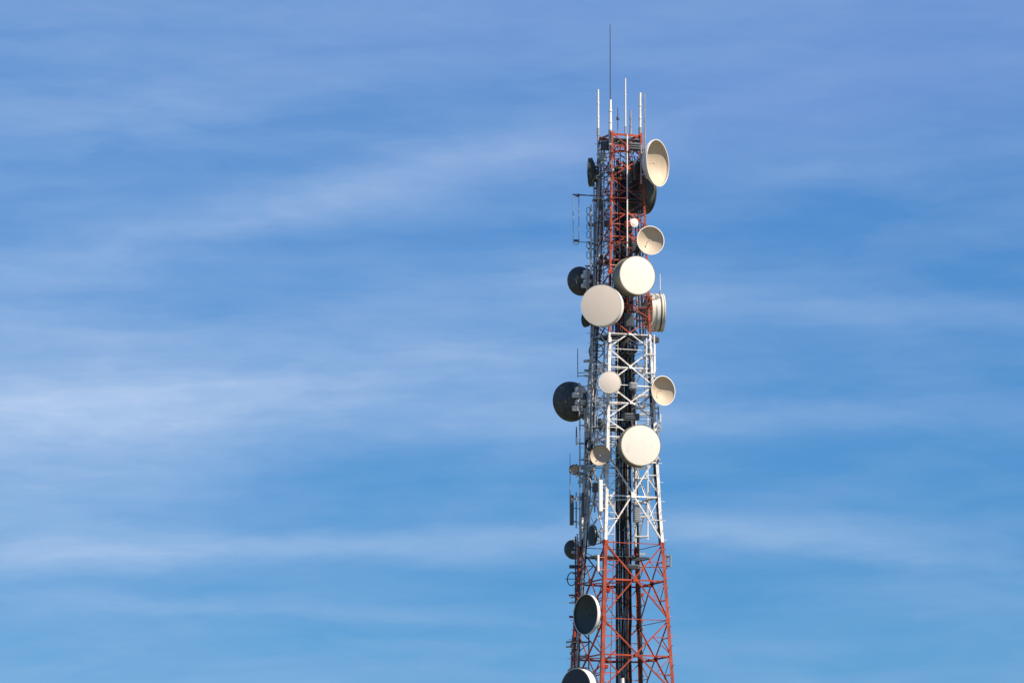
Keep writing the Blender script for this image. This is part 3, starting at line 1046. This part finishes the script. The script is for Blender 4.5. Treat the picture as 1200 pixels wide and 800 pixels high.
radio_box('dark box on the left frame right of the big dark dish', 703, 495, -.4, .3, .36, .22, GREYRAD, alpha=-40)
radio_box('dark box behind the cream upright panel', 698, 571, -.7, .3, .4, .2, GREYRAD, alpha=-60)
radio_box('brown weathered unit in the middle of the white section right of the cables', 746, 601, -.6, .3, .8, .2, GALV)
radio_box('small red box on the ladder in the upper half of the lower red section', 712.5, 691, -1.75, .2, .17, .12, RED)
radio_box('small red box on the ladder at the bottom edge', 709.5, 780.5, -1.9, .22, .17, .12, RED)
radio_box('black wide box on the first platform of the lower red section', 741, 664, -.9, .55, .2, .3, GREYRAD)


# ------------------------------------------------------------------ more cables and pipes on the crowded upper half
def run_on_leg(label, k, toward, offs, ys, mat=CABLE, rr=(.02, .026), inset=.10, step=.8, clamps=True):
    """Cables clipped along one tower leg, on its inner side, spread towards a neighbouring leg."""
    t = thing('cable_run', label, 'cables', corner(k, Z(ys[1])))
    for i, o_ in enumerate(offs):
        pts, z = [], Z(ys[1])
        ztop = Z(ys[0] + (i * 37) % 60)
        while z < ztop:
            c2, c1 = corner(k, z), corner(toward, z)
            e, inn = (c1 - c2).normalized(), (axis(z) - c2).normalized()
            pts.append(c2 + e * o_ + inn * (inset + .03 * (i % 2)) + Vector((random.uniform(-.018, .018), random.uniform(-.018, .018), 0)))
            z += step
        MB().path(pts, random.choice(rr), 8).build('cable', mat, t)
    if clamps:
        z = Z(ys[1]) + .3
        while z < Z(ys[0] + 30):
            c2, c1 = corner(k, z), corner(toward, z)
            e, inn = (c1 - c2).normalized(), (axis(z) - c2).normalized()
            MB().bar(c2 + e * (min(offs) - .06) + inn * (inset - .03), c2 + e * (max(offs) + .06) + inn * (inset - .03), .045, .035, (0, 0, 1)).build('cable_clamp', DARK_STEEL, t)
            z += 1.0
    return t


run_on_leg('black cables on the right front of the upper red section', 0, 1, (.16, .22, .29, .36, .44), (165, 396))
run_on_leg('black cables beside the front leg of the upper red section', 1, 0, (.12, .18), (168, 392))
run_on_leg('grey conduits crowding the upper left corner of the tower', 2, 1, (.22, .30, .42), (162, 400), inset=-.02, mat=GALV)
run_on_leg('grey conduits down the back corner of the whole tower', 3, 0, (.10, .17, .24), (165, 822), mat=DARK_STEEL)
run_on_leg('black cables inside the right leg of the white section', 0, 3, (.14, .2, .27), (398, 640))


def coil(label, px, py, d, R, turns, alpha):
    n = direction(alpha)
    c = P(px, py, d)
    t = thing('cable_coil', label, 'cable coil', c - Vector((0, 0, R)), 'spare cable coils hung on the lattice')
    for i in range(turns):
        MB().ring(c + n * random.uniform(-.05, .05) + Vector((random.uniform(-.03, .03), 0, random.uniform(-.04, .04))), n + Vector((0, 0, random.uniform(-.06, .06))), R * random.uniform(.84, 1.06), .018, 30, 6).build('cable_loop', CABLE, t)
    MB().tube(c + Vector((0, 0, R)) - n * .1, c + Vector((0, 0, R)) + n * .1, .02, 6).build('hook', DARK_STEEL, t)


coil('large black cable coil high in the white section between cables and right leg', 738, 407, -.75, .34, 7, 20)
coil('black cable coil in the second red bay under the dark finned boxes', 724, 204, -.7, .26, 6, 15)
coil('black cable coil beside the front leg just above the upper bright drum', 727, 292, -.95, .25, 6, 20)
coil('black cable coil on the left face behind the half lit small dish', 690, 520, -.2, .26, 5, -60)
standoff('white pipe frame standing on the front of the upper red section', [(735, 158, 300)], (178, 232, 284), -1.15, FIBRE)
standoff('slim galvanised pipe pair on the left face of the upper red section', [(707.5, 176, 330), (712.5, 190, 300)], (200, 246, 288), -.55)
standoff('galvanised pipes on the right leg under the open half shaded dish', [(771.5, 476, 516), (767, 470, 500)], (484,), -.45)
radio_box('dark box under the ribbed drum on the right edge of the red section', 768, 398, .35, .34, .26, .2, GREYRAD, alpha=60)
radio_box('dark cabinet between the pole antenna and the front leg', 711, 262, -.45, .34, .30, .2, GREYRAD, alpha=-30)
radio_box('dark finned unit right of the cables, behind the open shallow dish', 744, 290, -.5, .42, .46, .24, GREYRAD, alpha=30)
radio_box('dark brown unit right of the cables beside the tiny pale dish', 748, 246, -.3, .40, .34, .22, GREYRAD, alpha=30)
radio_box('small grey box on the left face over the cream upright panel', 695, 548, -.5, .26, .26, .18, GALV, alpha=-40)

standoff('galvanised pipes inside the white section behind the small white drum', [(708, 400, 560), (716, 420, 540), (756, 400, 470)], (404, 428, 466, 505, 548), .45)
standoff('white pipes on the back of the white section between cables and right leg', [(745, 455, 640), (759, 480, 632)], (463, 485, 548, 560, 605, 628), .75, FIBRE)
standoff('galvanised pipes on the left face between the big dark dish and the cream panel', [(690, 440, 640), (697, 420, 600)], (450, 484, 530, 556, 592, 618), .05)
